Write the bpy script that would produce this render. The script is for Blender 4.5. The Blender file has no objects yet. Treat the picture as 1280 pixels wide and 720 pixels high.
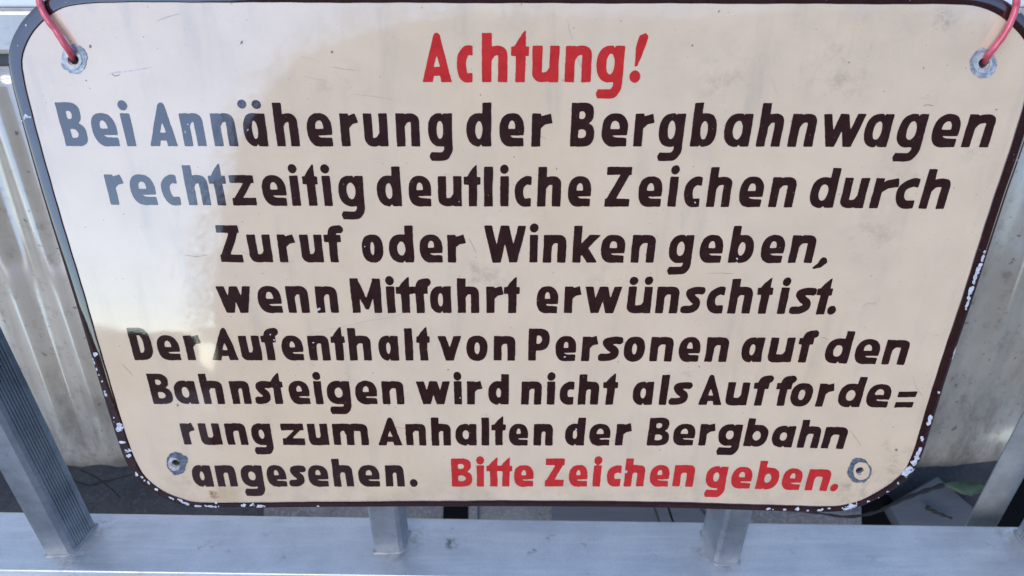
import bpy, math, random
import numpy as np
from mathutils import Vector, Matrix
from mathutils.geometry import delaunay_2d_cdt

random.seed(7)
rng = np.random.default_rng(11)
R = math.radians
sc = bpy.context.scene
COL = sc.collection

# ------------------------------------------------------------------ camera, sky, sun, exposure
F = 950.0                      # focal length in pixels of a 1280 wide frame
PITCH = R(34.4)                # camera against the railing frame
LEAN = R(29.0)                 # the whole railing leans back by this much
RIG = Matrix.Rotation(-LEAN, 4, 'X')

cam_data = bpy.data.cameras.new('camera')
cam = bpy.data.objects.new('camera', cam_data)
COL.objects.link(cam)
cam_data.sensor_width = 36.0
cam_data.lens = 36.0 * F / 1280.0
cam_data.clip_start = 0.02
cam_data.clip_end = 3000.0
cam.matrix_world = RIG @ Matrix.Rotation(math.pi / 2 - PITCH, 4, 'X')
cam_data.dof.use_dof = True
cam_data.dof.focus_distance = 0.53
cam_data.dof.aperture_fstop = 13.0
sc.camera = cam

world = bpy.data.worlds.new('World')
sc.world = world
world.use_nodes = True
wn = world.node_tree
sky = wn.nodes.new('ShaderNodeTexSky')
sky.sky_type = 'NISHITA'
sky.sun_disc = False
SUN_EL, SUN_AZ = R(52), R(212)     # azimuth measured clockwise from +Y
sky.sun_elevation = SUN_EL
sky.sun_rotation = SUN_AZ
sky.air_density = 1.0
sky.dust_density = 0.2
sky.ozone_density = 3.0
wn.nodes['Background'].inputs['Strength'].default_value = 0.15
wn.links.new(sky.outputs[0], wn.nodes['Background'].inputs['Color'])

sun_data = bpy.data.lights.new('sun', 'SUN')
sun_data.energy = 0.8
sun_data.angle = R(35)
sun_data.color = (1.0, 0.91, 0.80)
sun = bpy.data.objects.new('sun', sun_data)
COL.objects.link(sun)
sd = Vector((math.sin(SUN_AZ) * math.cos(SUN_EL), math.cos(SUN_AZ) * math.cos(SUN_EL), math.sin(SUN_EL)))
sun.rotation_euler = sd.to_track_quat('Z', 'Y').to_euler()

sc.view_settings.view_transform = 'Standard'
sc.view_settings.look = 'None'
sc.view_settings.exposure = 1.16
sc.view_settings.gamma = 1.0
sc.cycles.max_bounces = 8

# ------------------------------------------------------------------ rig geometry
FW = np.array([0, math.cos(PITCH), -math.sin(PITCH)])
UP = np.array([0, math.sin(PITCH), math.cos(PITCH)])
XX = np.array([1.0, 0, 0])


def ray(x, y):
    return (x - 640.0) * XX + (360.0 - y) * UP + F * FW


H_BEAM = 0.644
K = 0.428
TILT = R(6.1)
SUP = np.array([0, math.sin(TILT), math.cos(TILT)])
SN = np.array([0, -math.cos(TILT), math.sin(TILT)])
_r = ray(640, 635)
P0 = _r * (K / _r[1])


def on_plane(x, y, p0, n, lift=0.0):
    d = ray(x, y)
    t = np.dot(p0 + n * lift - 0, n) / np.dot(d, n)
    return d * t


def S(x, y):
    """sign surface coordinates (u along X, v up the sign) seen at this place"""
    p = on_plane(x, y, P0, SN)
    q = p - P0
    return np.array([q[0], np.dot(q, SUP)])


def SP(u, v, n=0.0):
    return P0 + XX * u + SUP * v + SN * n


SIGN_M = RIG @ Matrix(((1, 0, 0, P0[0]), (0, SUP[1], SN[1], P0[1]), (0, SUP[2], SN[2], P0[2]), (0, 0, 0, 1)))
# local sign frame: x = u, y = v, z = towards the viewer

BEAM_P = np.array([0, 0, -H_BEAM])
ZZ = np.array([0, 0, 1.0])


def B(x, y):
    return on_plane(x, y, BEAM_P, ZZ)


# ------------------------------------------------------------------ helpers
def tag(o, label=None, cat=None, group=None, kind=None):
    if label: o['label'] = label
    if cat: o['category'] = cat
    if group: o['group'] = group
    if kind: o['kind'] = kind
    return o


def mesh(name, verts, faces, mat=None, parent=None, M=None, smooth=False):
    me = bpy.data.meshes.new(name)
    me.from_pydata([tuple(float(c) for c in v) for v in verts], [], faces)
    me.update()
    if smooth:
        for p in me.polygons: p.use_smooth = True
    if mat: me.materials.append(mat)
    o = bpy.data.objects.new(name, me)
    COL.objects.link(o)
    if parent is not None: o.parent = parent
    if M is not None: o.matrix_world = M
    return o


def empty(name, M):
    o = bpy.data.objects.new(name, None)
    o.empty_display_size = 0.05
    COL.objects.link(o)
    o.matrix_world = M
    return o


def loft(rings, closed=True, caps=True):
    """rings: list of equally long point lists"""
    n = len(rings[0])
    v = [p for r in rings for p in r]
    f = []
    for i in range(len(rings) - 1):
        for j in range(n if closed else n - 1):
            a, b = i * n + j, i * n + (j + 1) % n
            f.append((a, b, b + n, a + n))
    if caps and closed:
        f.append(tuple(range(n))[::-1])
        f.append(tuple((len(rings) - 1) * n + j for j in range(n)))
    return v, f


def catmull(pts, sub=8, closed=False):
    pts = [np.array(p, float) for p in pts]
    n = len(pts)
    out = []
    rngi = range(n) if closed else range(n - 1)
    for i in rngi:
        p0 = pts[(i - 1) % n] if closed or i > 0 else pts[i] * 2 - pts[i + 1]
        p1, p2 = pts[i], pts[(i + 1) % n]
        p3 = pts[(i + 2) % n] if closed or i + 2 < n else p2 * 2 - p1
        for k in range(sub):
            t = k / sub
            out.append(0.5 * ((2 * p1) + (-p0 + p2) * t + (2 * p0 - 5 * p1 + 4 * p2 - p3) * t * t + (-p0 + 3 * p1 - 3 * p2 + p3) * t ** 3))
    if not closed: out.append(pts[-1])
    return out


def tube(path, r, nseg=14, twist=0.0):
    rings = []
    N = len(path)
    T = [path[min(i + 1, N - 1)] - path[max(i - 1, 0)] for i in range(N)]
    T = [t / np.linalg.norm(t) for t in T]
    a = np.cross(T[0], [0.3, 0.2, 0.9]); a /= np.linalg.norm(a)
    for i in range(N):
        a = a - T[i] * np.dot(a, T[i]); a /= np.linalg.norm(a)
        b = np.cross(T[i], a)
        rr = r[i] if hasattr(r, '__len__') else r
        rings.append([path[i] + rr * (math.cos(q) * a + math.sin(q) * b) for q in np.linspace(0, 2 * math.pi, nseg, endpoint=False)])
    return loft(rings)


# ------------------------------------------------------------------ materials
class NT:
    def __init__(s, name):
        s.m = bpy.data.materials.new(name)
        s.m.use_nodes = True
        s.t = s.m.node_tree
        s.p = s.t.nodes['Principled BSDF']
        s.co = s.n('ShaderNodeTexCoord').outputs['Object']

    def n(s, ty, **kw):
        x = s.t.nodes.new(ty)
        for k, v in kw.items(): setattr(x, k, v)
        return x

    def put(s, sock, v):
        if isinstance(v, bpy.types.NodeSocket): s.t.links.new(v, sock)
        elif isinstance(v, (tuple, list)) and len(v) == 3 and sock.type == 'RGBA': sock.default_value = (*v, 1)
        else: sock.default_value = v

    def math(s, op, a, b=0.0, c=None, clamp=False):
        x = s.n('ShaderNodeMath', operation=op); x.use_clamp = clamp
        s.put(x.inputs[0], a); s.put(x.inputs[1], b)
        if c is not None: s.put(x.inputs[2], c)
        return x.outputs[0]

    def noise(s, scale, detail=4, rough=0.55, vec=None, dist=0.0):
        x = s.n('ShaderNodeTexNoise')
        s.put(x.inputs['Vector'], vec if vec is not None else s.co)
        x.inputs['Scale'].default_value = scale
        x.inputs['Detail'].default_value = detail
        x.inputs['Roughness'].default_value = rough
        x.inputs['Distortion'].default_value = dist
        return x.outputs['Fac']

    def ramp(s, fac, lo, hi, a=0.0, b=1.0):
        x = s.n('ShaderNodeMapRange'); x.interpolation_type = 'SMOOTHSTEP'
        s.put(x.inputs[0], fac)
        for i, v in zip((1, 2, 3, 4), (lo, hi, a, b)): x.inputs[i].default_value = v
        return x.outputs[0]

    def mix(s, fac, a, b):
        x = s.n('ShaderNodeMix', data_type='RGBA')
        s.put(x.inputs[0], fac); s.put(x.inputs[6], a); s.put(x.inputs[7], b)
        return x.outputs[2]

    def scaled(s, sx, sy, sz, rot=(0, 0, 0)):
        x = s.n('ShaderNodeMapping')
        x.inputs['Scale'].default_value = (sx, sy, sz)
        x.inputs['Rotation'].default_value = rot
        s.t.links.new(s.co, x.inputs['Vector'])
        return x.outputs[0]

    def spot(s, x, y, r, soft=0.5, n=None):
        d = s.n('ShaderNodeVectorMath', operation='DISTANCE')
        s.t.links.new(s.co, d.inputs[0]); d.inputs[1].default_value = (x, y, 0)
        return s.ramp(d.outputs['Value'], r * soft, r, 1.0, 0.0)

    def bump(s, h, strength, dist=0.001, prev=None):
        x = s.n('ShaderNodeBump')
        s.put(x.inputs['Height'], h)
        x.inputs['Strength'].default_value = strength
        x.inputs['Distance'].default_value = dist
        if prev is not None: s.t.links.new(prev, x.inputs['Normal'])
        return x.outputs[0]

    def set(s, **kw):
        names = {'color': 'Base Color', 'rough': 'Roughness', 'metal': 'Metallic', 'normal': 'Normal', 'coat': 'Coat Weight', 'coat_rough': 'Coat Roughness',
                 'coat_ior': 'Coat IOR', 'coat_normal': 'Coat Normal', 'spec': 'Specular IOR Level', 'sss': 'Subsurface Weight', 'ior': 'IOR'}
        for k, v in kw.items(): s.put(s.p.inputs[names[k]], v)
        return s.m


COAT_IOR = 2.0


def enamel(name, base, dark=None, kind='cream'):
    t = NT(name)
    wav = t.noise(9, 2)
    fine = t.noise(700, 2)
    h = t.math('ADD', t.math('MULTIPLY', wav, 1.0), t.math('MULTIPLY', fine, 0.006))
    nrm = t.bump(h, 0.5, 0.0012)
    if kind == 'cream':
        mott = t.ramp(t.noise(22, 6, 0.65), 0.3, 0.75)
        col = t.mix(mott, base, tuple(c * k for c, k in zip(base, (0.90, 0.90, 0.90))))
        # brushed drips and yellowed patches
        yel = t.ramp(t.noise(5, 3), 0.45, 0.7)
        col = t.mix(t.math('MULTIPLY', yel, 0.35), col, tuple(c * k for c, k in zip(base, (0.97, 0.90, 0.74))))
        streak = t.ramp(t.noise(1, 5, 0.6, vec=t.scaled(55, 9, 1)), 0.52, 0.78)
        col = t.mix(t.math('MULTIPLY', streak, 0.34), col, (0.42, 0.36, 0.28))
        # grey rubbed smudges at their own places
        grit = t.ramp(t.noise(60, 8, 0.75), 0.46, 0.66)
        for (x, y, r, a) in ((592, 342, 0.020, .36), (625, 352, 0.016, .36), (640, 315, 0.012, .5), (1050, 90, 0.035, .35), (905, 95, 0.03, .28), (1100, 600, 0.024, .45),
                             (1118, 232, 0.03, .28), (1122, 578, 0.018, .5), (1105, 556, .014, .35), (1060, 608, .012, .5), (1090, 300, 0.03, .3), (240, 610, 0.03, .3), (1065, 620, 0.022, .5), (850, 470, 0.03, .25), (1180, 25, .012, .6),
                             (420, 112, .03, .25), (1225, 190, .02, .35), (760, 345, .03, .2), (1150, 560, .02, .3), (200, 640, .03, .3)):
            u, v = S(x, y)
            col = t.mix(t.math('MULTIPLY', t.math('MULTIPLY', t.spot(u, v, r, 0.1), grit), a), col, (0.22, 0.19, 0.16))
        for (x, y, r) in ((268, 619, 0.006), (264, 616, 0.0035), (222, 507, 0.0013), (1186, 520, .0012)):
            u, v = S(x, y)
            col = t.mix(t.math('MULTIPLY', t.math('MULTIPLY', t.spot(u, v, r, 0.2), t.ramp(t.noise(300, 4), .35, .55)), 0.9), col, (0.30, 0.13, 0.06))
        edge = t.n('ShaderNodeSeparateXYZ'); t.t.links.new(t.co, edge.inputs[0])
        low = t.math('MULTIPLY', t.ramp(edge.outputs['Y'], 0.012, 0.07, 1, 0), t.ramp(t.noise(26, 7, .7), .38, .68))
        col = t.mix(t.math('MULTIPLY', low, 0.32), col, (0.34, 0.27, 0.17))
        hi = t.math('MULTIPLY', t.ramp(edge.outputs['Y'], 0.30, 0.42, 0, 1), t.ramp(t.noise(12, 8, .75), .45, .7))
        col = t.mix(t.math('MULTIPLY', hi, 0.28), col, (0.36, 0.33, 0.28))
        u, v = S(285, 622)
        col = t.mix(t.math('MULTIPLY', t.spot(u, v, 0.02, 0.1), 0.35), col, (0.45, 0.30, 0.14))
        sp = t.ramp(t.noise(420, 2, 0.4), 0.735, 0.76)
        col = t.mix(t.math('MULTIPLY', sp, 0.6), col, (0.2, 0.16, 0.12))
    else:
        wear = t.ramp(t.noise(90, 6, 0.7), 0.35, 0.8)
        col = t.mix(wear, base, dark)
        speck = t.ramp(t.noise(520, 3, 0.6), 0.705, 0.74)
        col = t.mix(t.math('MULTIPLY', speck, 0.5), col, (0.45, 0.40, 0.36))
    cr = t.ramp(t.noise(14, 5, 0.6), 0.3, 0.8, 0.015, 0.06)
    return t.set(color=col, rough=0.42, spec=0.08, coat=1.0, coat_rough=cr, coat_ior=COAT_IOR, coat_normal=nrm)


M_CREAM = enamel('cream_enamel', (0.765, 0.585, 0.41))
M_BROWN = enamel('brown_enamel', (0.028, 0.009, 0.008), (0.042, 0.017, 0.015), 'ink')
M_RED = enamel('red_enamel', (0.60, 0.032, 0.030), (0.46, 0.020, 0.020), 'ink')

t = NT('bare_zinc')
g = t.noise(260, 6, 0.7)
M_ZINC = t.set(color=t.mix(t.ramp(g, .35, .7), (0.20, 0.23, 0.27), (0.55, 0.58, 0.62)), rough=0.5, metal=0.35, normal=t.bump(g, 0.5, 0.0006))
t = NT('dull_zinc')
g = t.noise(260, 6, 0.7)
M_ZDARK = t.set(color=t.mix(t.ramp(g, .35, .7), (0.07, 0.085, 0.11), (0.20, 0.22, 0.26)), rough=0.55, metal=0.2, normal=t.bump(g, 0.5, 0.0006))
t = NT('pale_primer')
g = t.noise(300, 5, 0.7)
M_PRIMER = t.set(color=t.mix(t.ramp(g, .35, .7), (0.42, 0.42, 0.46), (0.72, 0.72, 0.77)), rough=0.6, normal=t.bump(g, 0.6, 0.0006))
t = NT('worn_zinc')
M_ZPALE = t.set(color=t.mix(t.ramp(t.noise(300, 5), .35, .7), (0.36, 0.36, 0.36), (0.62, 0.60, 0.57)), rough=0.45, metal=0.2)
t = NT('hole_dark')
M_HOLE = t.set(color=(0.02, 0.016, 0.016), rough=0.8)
t = NT('back_steel')
M_BACK = t.set(color=t.mix(t.ramp(t.noise(30), .4, .7), (0.08, 0.07, 0.065), (0.16, 0.09, 0.05)), rough=0.7, metal=0.3)

t = NT('red_cord')
w = t.n('ShaderNodeTexWave'); w.inputs['Scale'].default_value = 180; t.t.links.new(t.co, w.inputs['Vector'])
M_CORD = t.set(color=t.mix(t.ramp(t.noise(90, 5), .35, .65), (0.68, 0.10, 0.14), (0.56, 0.055, 0.08)), rough=0.36, normal=t.bump(t.noise(160, 4), .3, .0006), sss=0.0, coat=0.5, coat_rough=0.15)

t = NT('brushed_aluminium')
br = t.noise(1, 6, 0.6, vec=t.scaled(25, 700, 700))
bl = t.noise(14, 6, 0.65)
st = t.ramp(t.noise(38, 9, 0.8), 0.58, 0.70)
fine = t.ramp(t.noise(420, 3, 0.7), 0.45, 0.75)
wipe = t.ramp(t.noise(1, 8, 0.75, vec=t.scaled(5, 60, 60, (0, 0, .35))), 0.42, 0.68)
col = t.mix(t.ramp(bl, .3, .7), (0.47, 0.48, 0.49), (0.62, 0.62, 0.62))
col = t.mix(t.math('MULTIPLY', wipe, 0.6), col, (0.72, 0.71, 0.69))
col = t.mix(t.math('MULTIPLY', fine, 0.25), col, (0.33, 0.33, 0.33))
col = t.mix(t.math('MULTIPLY', st, 0.7), col, (0.17, 0.16, 0.14))
for (x, y, r_, a_) in ((565, 681, .010, .95), (562, 676, .006, .8), (497, 690, .022, .5), (520, 672, .020, .45), (905, 700, .022, .5), (880, 690, .016, .45), (90, 695, .024, .5), (125, 660, .022, .45), (663, 690, .006, .5), (668, 688, .004, .6), (1090, 700, .010, .25), (1255, 668, .014, .5)):
    b_ = on_plane(x, y, BEAM_P, ZZ) - np.array([0, 0.5, -H_BEAM])
    ds = t.n('ShaderNodeVectorMath', operation='DISTANCE'); t.t.links.new(t.co, ds.inputs[0]); ds.inputs[1].default_value = tuple(float(c) for c in b_)
    m_ = t.math('MULTIPLY', t.ramp(ds.outputs['Value'], r_ * .1, r_, 1, 0), t.ramp(t.noise(150 if r_ < .012 else 70, 7, .75), .42, .62))
    col = t.mix(t.math('MULTIPLY', m_, a_), col, (0.09, 0.085, 0.07))
M_ALU_H = t.set(color=col, metal=0.6, rough=t.ramp(bl, .3, .75, 0.36, 0.55), normal=t.bump(t.math('ADD', br, t.math('MULTIPLY', fine, .4)), 0.35, 0.0004))
t = NT('post_aluminium')
br = t.noise(1, 6, 0.6, vec=t.scaled(600, 600, 14))
bl = t.noise(20, 6, 0.65)
st = t.ramp(t.noise(60, 7, 0.75), 0.60, 0.70)
col = t.mix(t.ramp(bl, .3, .7), (0.20, 0.215, 0.24), (0.33, 0.345, 0.37))
col = t.mix(t.math('MULTIPLY', st, 0.5), col, (0.12, 0.12, 0.12))
zz_ = t.n('ShaderNodeSeparateXYZ'); t.t.links.new(t.co, zz_.inputs[0])
foot = t.math('MULTIPLY', t.ramp(zz_.outputs['Z'], 0.004, 0.020, 1, 0), t.ramp(t.noise(60, 5, .7), .3, .55, .4, 1))
col = t.mix(t.math('MULTIPLY', foot, 0.6), col, (0.50, 0.48, 0.46))
grit = t.ramp(t.noise(230, 6, .8), .52, .66)
col = t.mix(t.math('MULTIPLY', grit, 0.4), col, (0.16, 0.15, 0.14))
M_ALU_V = t.set(color=col, metal=0.55, rough=t.ramp(bl, .3, .75, 0.42, 0.58), normal=t.bump(br, 0.3, 0.0004))
t = NT('galvanised_bar')
g = t.noise(40, 6, .7)
M_STRUT = t.set(color=t.mix(t.ramp(g, .3, .7), (0.23, 0.24, 0.24), (0.31, 0.32, 0.315)), rough=0.6, metal=0.2, normal=t.bump(t.noise(200, 4), .3, .0005))
t = NT('weld_seam')
g = t.noise(180, 5)
M_WELD = t.set(color=t.mix(g, (0.22, 0.22, 0.23), (0.42, 0.42, 0.42)), metal=0.5, rough=0.5, normal=t.bump(g, 0.8, 0.001))

t = NT('weathered_panel')
big = t.noise(5, 5, 0.6)
bio = t.ramp(t.noise(34, 8, 0.75), 0.52, 0.70)
spk = t.ramp(t.noise(110, 3, 0.5), 0.66, 0.72)
stk = t.ramp(t.noise(1, 6, 0.65, vec=t.scaled(30, 30, 3)), 0.45, 0.75)
col = t.mix(t.ramp(big, .35, .7), (0.50, 0.435, 0.35), (0.39, 0.33, 0.25))
col = t.mix(t.math('MULTIPLY', stk, 0.45), col, (0.22, 0.185, 0.15))
col = t.mix(t.math('MULTIPLY', bio, 0.55), col, (0.13, 0.105, 0.075))
col = t.mix(t.math('MULTIPLY', spk, 0.75), col, (0.09, 0.07, 0.05))
zz_ = t.n('ShaderNodeSeparateXYZ'); t.t.links.new(t.co, zz_.inputs[0])
mud = t.math('MULTIPLY', t.ramp(zz_.outputs['Z'], 0.05, 0.34, 1, 0), t.ramp(t.noise(1, 9, .78, vec=t.scaled(38, 38, 16)), .40, .62))
col = t.mix(t.math('MULTIPLY', mud, 0.6), col, (0.17, 0.125, 0.09))
M_PANEL = t.set(color=col, rough=0.45, coat=1.0, coat_rough=t.ramp(t.noise(12, 5, .7), .3, .7, .08, .18), coat_ior=2.2, normal=t.bump(t.noise(60, 6), 0.3, 0.001))
t = NT('bright_white')
M_WHITE = t.set(color=t.mix(t.noise(25, 5), (0.74, 0.75, 0.76), (0.84, 0.85, 0.86)), rough=0.4)

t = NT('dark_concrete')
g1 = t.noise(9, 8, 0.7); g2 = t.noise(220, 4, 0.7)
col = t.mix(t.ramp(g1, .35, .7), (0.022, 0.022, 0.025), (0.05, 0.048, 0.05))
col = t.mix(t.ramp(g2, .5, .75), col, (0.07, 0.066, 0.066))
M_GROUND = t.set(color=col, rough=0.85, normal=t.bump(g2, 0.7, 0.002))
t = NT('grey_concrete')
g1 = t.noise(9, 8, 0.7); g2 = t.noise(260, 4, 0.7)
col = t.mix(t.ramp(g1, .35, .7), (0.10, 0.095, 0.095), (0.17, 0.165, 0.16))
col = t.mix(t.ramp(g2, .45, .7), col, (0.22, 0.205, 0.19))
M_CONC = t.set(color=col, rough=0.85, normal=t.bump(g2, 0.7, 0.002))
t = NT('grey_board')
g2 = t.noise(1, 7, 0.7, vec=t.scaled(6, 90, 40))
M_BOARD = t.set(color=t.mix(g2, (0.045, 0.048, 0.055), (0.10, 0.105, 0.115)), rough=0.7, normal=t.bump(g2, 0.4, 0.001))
t = NT('black_rubber')
M_BLACK = t.set(color=(0.005, 0.005, 0.006), rough=0.9, spec=0.05)
t = NT('twig_bark')
M_TWIG = t.set(color=t.mix(t.noise(120, 4), (0.006, 0.005, 0.005), (0.022, 0.018, 0.015)), rough=0.8)
t = NT('leaf_green')
M_LEAF = t.set(color=t.mix(t.noise(60, 5), (0.008, 0.022, 0.008), (0.10, 0.14, 0.06)), rough=0.5)
t = NT('blocker_dark')
M_BLOCKER = t.set(color=t.mix(t.noise(3, 5), (0.009, 0.008, 0.008), (0.016, 0.014, 0.014)), rough=0.9)  # near-black surface of the added reflection blocker
t = NT('blocker_top_dark')
M_BLOCKER_TOP = t.set(color=(0.03, 0.03, 0.033), rough=0.9)
t = NT('blocker_green')
M_BLOCKER_GREEN = t.set(color=t.mix(t.noise(4, 5), (0.02, 0.03, 0.015), (0.05, 0.06, 0.03)), rough=0.9)  # for the unseen fringe and skyline added for the reflection

# ------------------------------------------------------------------ ground and what lies on it
GZ = -1.17
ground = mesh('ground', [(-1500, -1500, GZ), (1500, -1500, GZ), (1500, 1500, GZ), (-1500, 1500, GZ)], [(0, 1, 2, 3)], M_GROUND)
tag(ground, kind='structure')


def G(x, y, lift=0.0):
    """point of the world at height GZ+lift seen at this place"""
    d = RIG.to_3x3() @ Vector(ray(x, y))
    return d * ((GZ + lift) / d.z)


def slab(name, corners, z0, z1, mat, parent=None):
    n = len(corners)
    rings = [[(c[0], c[1], GZ + z0) for c in corners], [(c[0], c[1], GZ + z1) for c in corners]]
    v, f = loft(rings)
    return mesh(name, v, f, mat, parent)


def px_slab(name, pxs, z0, z1, mat):
    return slab(name, [G(x, y, z1) for x, y in pxs], z0, z1, mat)


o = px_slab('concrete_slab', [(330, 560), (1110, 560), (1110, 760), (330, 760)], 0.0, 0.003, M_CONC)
tag(o, kind='structure')
o = px_slab('drain_channel', [(556, 560), (585, 560), (584, 760), (551, 760)], 0.0, 0.006, M_BLACK)
tag(o, 'narrow black drain slot in the concrete right of the left centre post', 'drain')
o = px_slab('paving_strip', [(586, 560), (597, 560), (596, 760), (586, 760)], 0.0, 0.010, M_CONC)
tag(o, 'thin brown-grey strip along the right side of the black drain slot', 'strip')
# smooth grey board behind the right centre post with two dark seams
bd = empty('ground_board', Matrix.Translation(G(860, 650, 0.02)))
tag(bd, 'smooth grey board lying on the ground beside the right centre post', 'board')
for pts in ([(818, 628), (832, 628), (845, 668), (832, 668)], [(835, 628), (868, 628), (900, 668), (848, 668)], [(690, 628), (815, 628), (829, 668), (690, 668)]):
    q = px_slab('plank', pts, 0.0, 0.02 if pts[0][0] != 690 else 0.012, M_BOARD)
    q.parent = bd
    q.matrix_parent_inverse = bd.matrix_world.inverted()
o = px_slab('kerb_stone', [(930, 600), (1076, 618), (1078, 690), (930, 690)], 0.0, 0.03, M_CONC)
tag(o, 'rough grey kerb stone under the lower right corner of the sign', 'kerb stone')
o = px_slab('rubber_mat', [(1078, 585), (1130, 640), (1150, 700), (1076, 700)], 0.0, 0.012, M_BLACK)
tag(o, 'black rubber mat in the gap below the sign corner at right', 'mat')
o = px_slab('pale_board', [(1112, 632), (1172, 596), (1222, 640), (1195, 700), (1150, 700)], 0.0, 0.035, M_BOARD)
tag(o, 'pale grey angled board on the ground left of the slanting flat bar', 'board')
o = px_slab('dark_mat', [(1262, 600), (1330, 560), (1340, 700), (1235, 700)], 0.0, 0.02, M_BLACK)
tag(o, 'black mat right of the slanting flat bar at the frame edge', 'mat')
# leaf
lf = [(1178, 605), (1190, 602), (1208, 602), (1224, 604), (1232, 609), (1226, 615), (1214, 620), (1203, 618), (1192, 613), (1184, 609)]
c0 = G(1208, 612, 0.055)
vs = [c0 + Vector((0, 0, -0.006))] + [G(x, y, 0.05 + 0.004 * math.sin(i * 2.1)) for i, (x, y) in enumerate(lf)]
fs = [(0, 1 + i, 1 + (i + 1) % len(lf)) for i in range(len(lf))]
o = mesh('leaf', vs, fs, M_LEAF, smooth=True)
mod = o.modifiers.new('thick', 'SOLIDIFY'); mod.thickness = 0.0012
tag(o, 'green leaf lying at the bottom of the pale panel near the slanting bar', 'leaf')


def twig(name, pts, r, label):
    path = [np.array(G(x, y, l)) for x, y, l in pts]
    path = catmull(path, 6)
    n = len(path)
    v, f = tube(path, [r * (1 - 0.6 * i / n) * (1 + 0.25 * math.sin(i * 1.7)) for i in range(n)], 7)
    o = mesh(name, v, f, M_TWIG, smooth=True)
    tag(o, label, 'twig')


twig('twig', [(1180, 606, .06), (1150, 616, .05), (1120, 628, .05), (1095, 640, .05), (1060, 646, .05), (1020, 641, .05), (975, 637, .05)], 0.0032, 'thin dark twig running under the lower right corner of the sign')
twig('twig', [(86, 600, .05), (110, 607, .05), (130, 602, .05), (148, 598, .05), (175, 590, .05)], 0.0026, 'dark twig on the wet ground between left post and sign')
twig('twig', [(100, 588, .05), (118, 596, .05), (140, 612, .05), (150, 622, .04)], 0.0018, 'short thin twig below the foot of the pale fluted panel')
twig('twig', [(1158, 634, .05), (1172, 641, .05), (1190, 648, .05)], 0.0035, 'short thick twig lying on the pale angled board')

# ------------------------------------------------------------------ fluted panel behind
PY = 0.80
PT = R(6.1)
PN = np.array([0, -math.cos(PT), math.sin(PT)])
PU = np.array([0, math.sin(PT), math.cos(PT)])
_r = ray(640, 606)
PP = _r * (PY / _r[1])
PANEL_M = RIG @ Matrix(((1, 0, 0, PP[0]), (0, 0 - PN[1] * -1 * -1, PU[1], PP[1]), (0, -PN[2], PU[2], PP[2]), (0, 0, 0, 1)))


def PX(x, y):
    p = on_plane(x, y, PP, PN) - PP
    return p[0], float(np.dot(p, PU))


panel = empty('fluted_panel', PANEL_M)
tag(panel, 'dirty pale grey-beige fluted panel with rounded foot standing behind the sign and railing', 'panel')
top_v = PX(0, 82)[1]
xs = np.arange(-1.05, 1.06, 0.004)


XA, XB, XC = PX(50, 450)[0], PX(102, 450)[0], PX(1240, 450)[0]


def flute(x):
    """depth of the panel surface towards the viewer"""
    d = 0.0
    for c, wd, a in ((-0.78, .030, .010), (XA, .014, .0065), (XB, .012, .0055), ((XA + XB) / 2, .016, -.003), (-0.33, .03, .010), (-0.1, .03, .010), (0.13, .03, .010), (0.36, .03, .010),
                     (XC, .016, .003), (0.92, .04, .010), (-0.86, .03, .01)):
        d += a * math.exp(-((x - c) / wd) ** 2)
    if x > 0.50: d -= 0.4 * (x - 0.50) ** 2
    return d


rows = []
v_list = [-0.0]
sec = []                       # (v, extra depth)
for q in np.linspace(math.pi / 2, 0, 9):
    sec.append((0.075 * (1 - math.cos(math.pi / 2 - q)) - 0.0, -0.05 * (1 - math.sin(math.pi / 2 - q)) if False else -0.05 * (1 - math.sin(math.pi / 2 - q))))
sec += [(v, 0.0) for v in np.linspace(0.085, top_v, 24)]
verts, faces = [], []
for j, (v, dep) in enumerate(sec):
    for i, x in enumerate(xs):
        foot = 0.010 * math.sin(x * 7) + (0.02 * max(0, x - 0.55) * 4) * 0
        fl = flute(x) * min(1, 0.25 + v / 0.14)
        verts.append((x, -(fl + dep), v + foot * (1 - min(1, v / 0.1)) ))
nx = len(xs)
for j in range(len(sec) - 1):
    for i in range(nx - 1):
        a = j * nx + i
        faces.append((a, a + 1, a + 1 + nx, a + nx))
body = mesh('panel_sheet', verts, faces, M_PANEL, panel, smooth=True)
mod = body.modifiers.new('thick', 'SOLIDIFY'); mod.thickness = 0.004; mod.offset = 1


def pbox(name, x0, x1, y0, y1, z0, z1, mat, parent, bev=0.0):
    v = [(x0, y0, z0), (x1, y0, z0), (x1, y1, z0), (x0, y1, z0), (x0, y0, z1), (x1, y0, z1), (x1, y1, z1), (x0, y1, z1)]
    f = [(3, 2, 1, 0), (4, 5, 6, 7), (0, 1, 5, 4), (1, 2, 6, 5), (2, 3, 7, 6), (3, 0, 4, 7)]
    o = mesh(name, v, f, mat, parent)
    if bev:
        m = o.modifiers.new('bevel', 'BEVEL'); m.width = bev; m.segments = 3
    return o


tv2, tv3 = PX(0, 66)[1], PX(0, 9)[1]
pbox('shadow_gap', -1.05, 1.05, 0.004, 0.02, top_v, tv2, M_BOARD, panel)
pbox('top_band', -1.05, 1.05, -0.012, 0.03, tv2, tv3, M_PANEL, panel, 0.006)
pbox('bright_strip', -1.05, 1.05, -0.004, 0.10, tv3, tv3 + 0.16, M_WHITE, panel, 0.004)  # white strip added to stand in for the brightness above the panel

# ------------------------------------------------------------------ railing
rail = empty('aluminium_railing', RIG @ Matrix.Translation(Vector((0, 0.5, -H_BEAM))))
tag(rail, 'brushed aluminium railing with flat bottom beam and ribbed outer posts', 'railing')
RO = np.array([0, 0.5, -H_BEAM])


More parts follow.
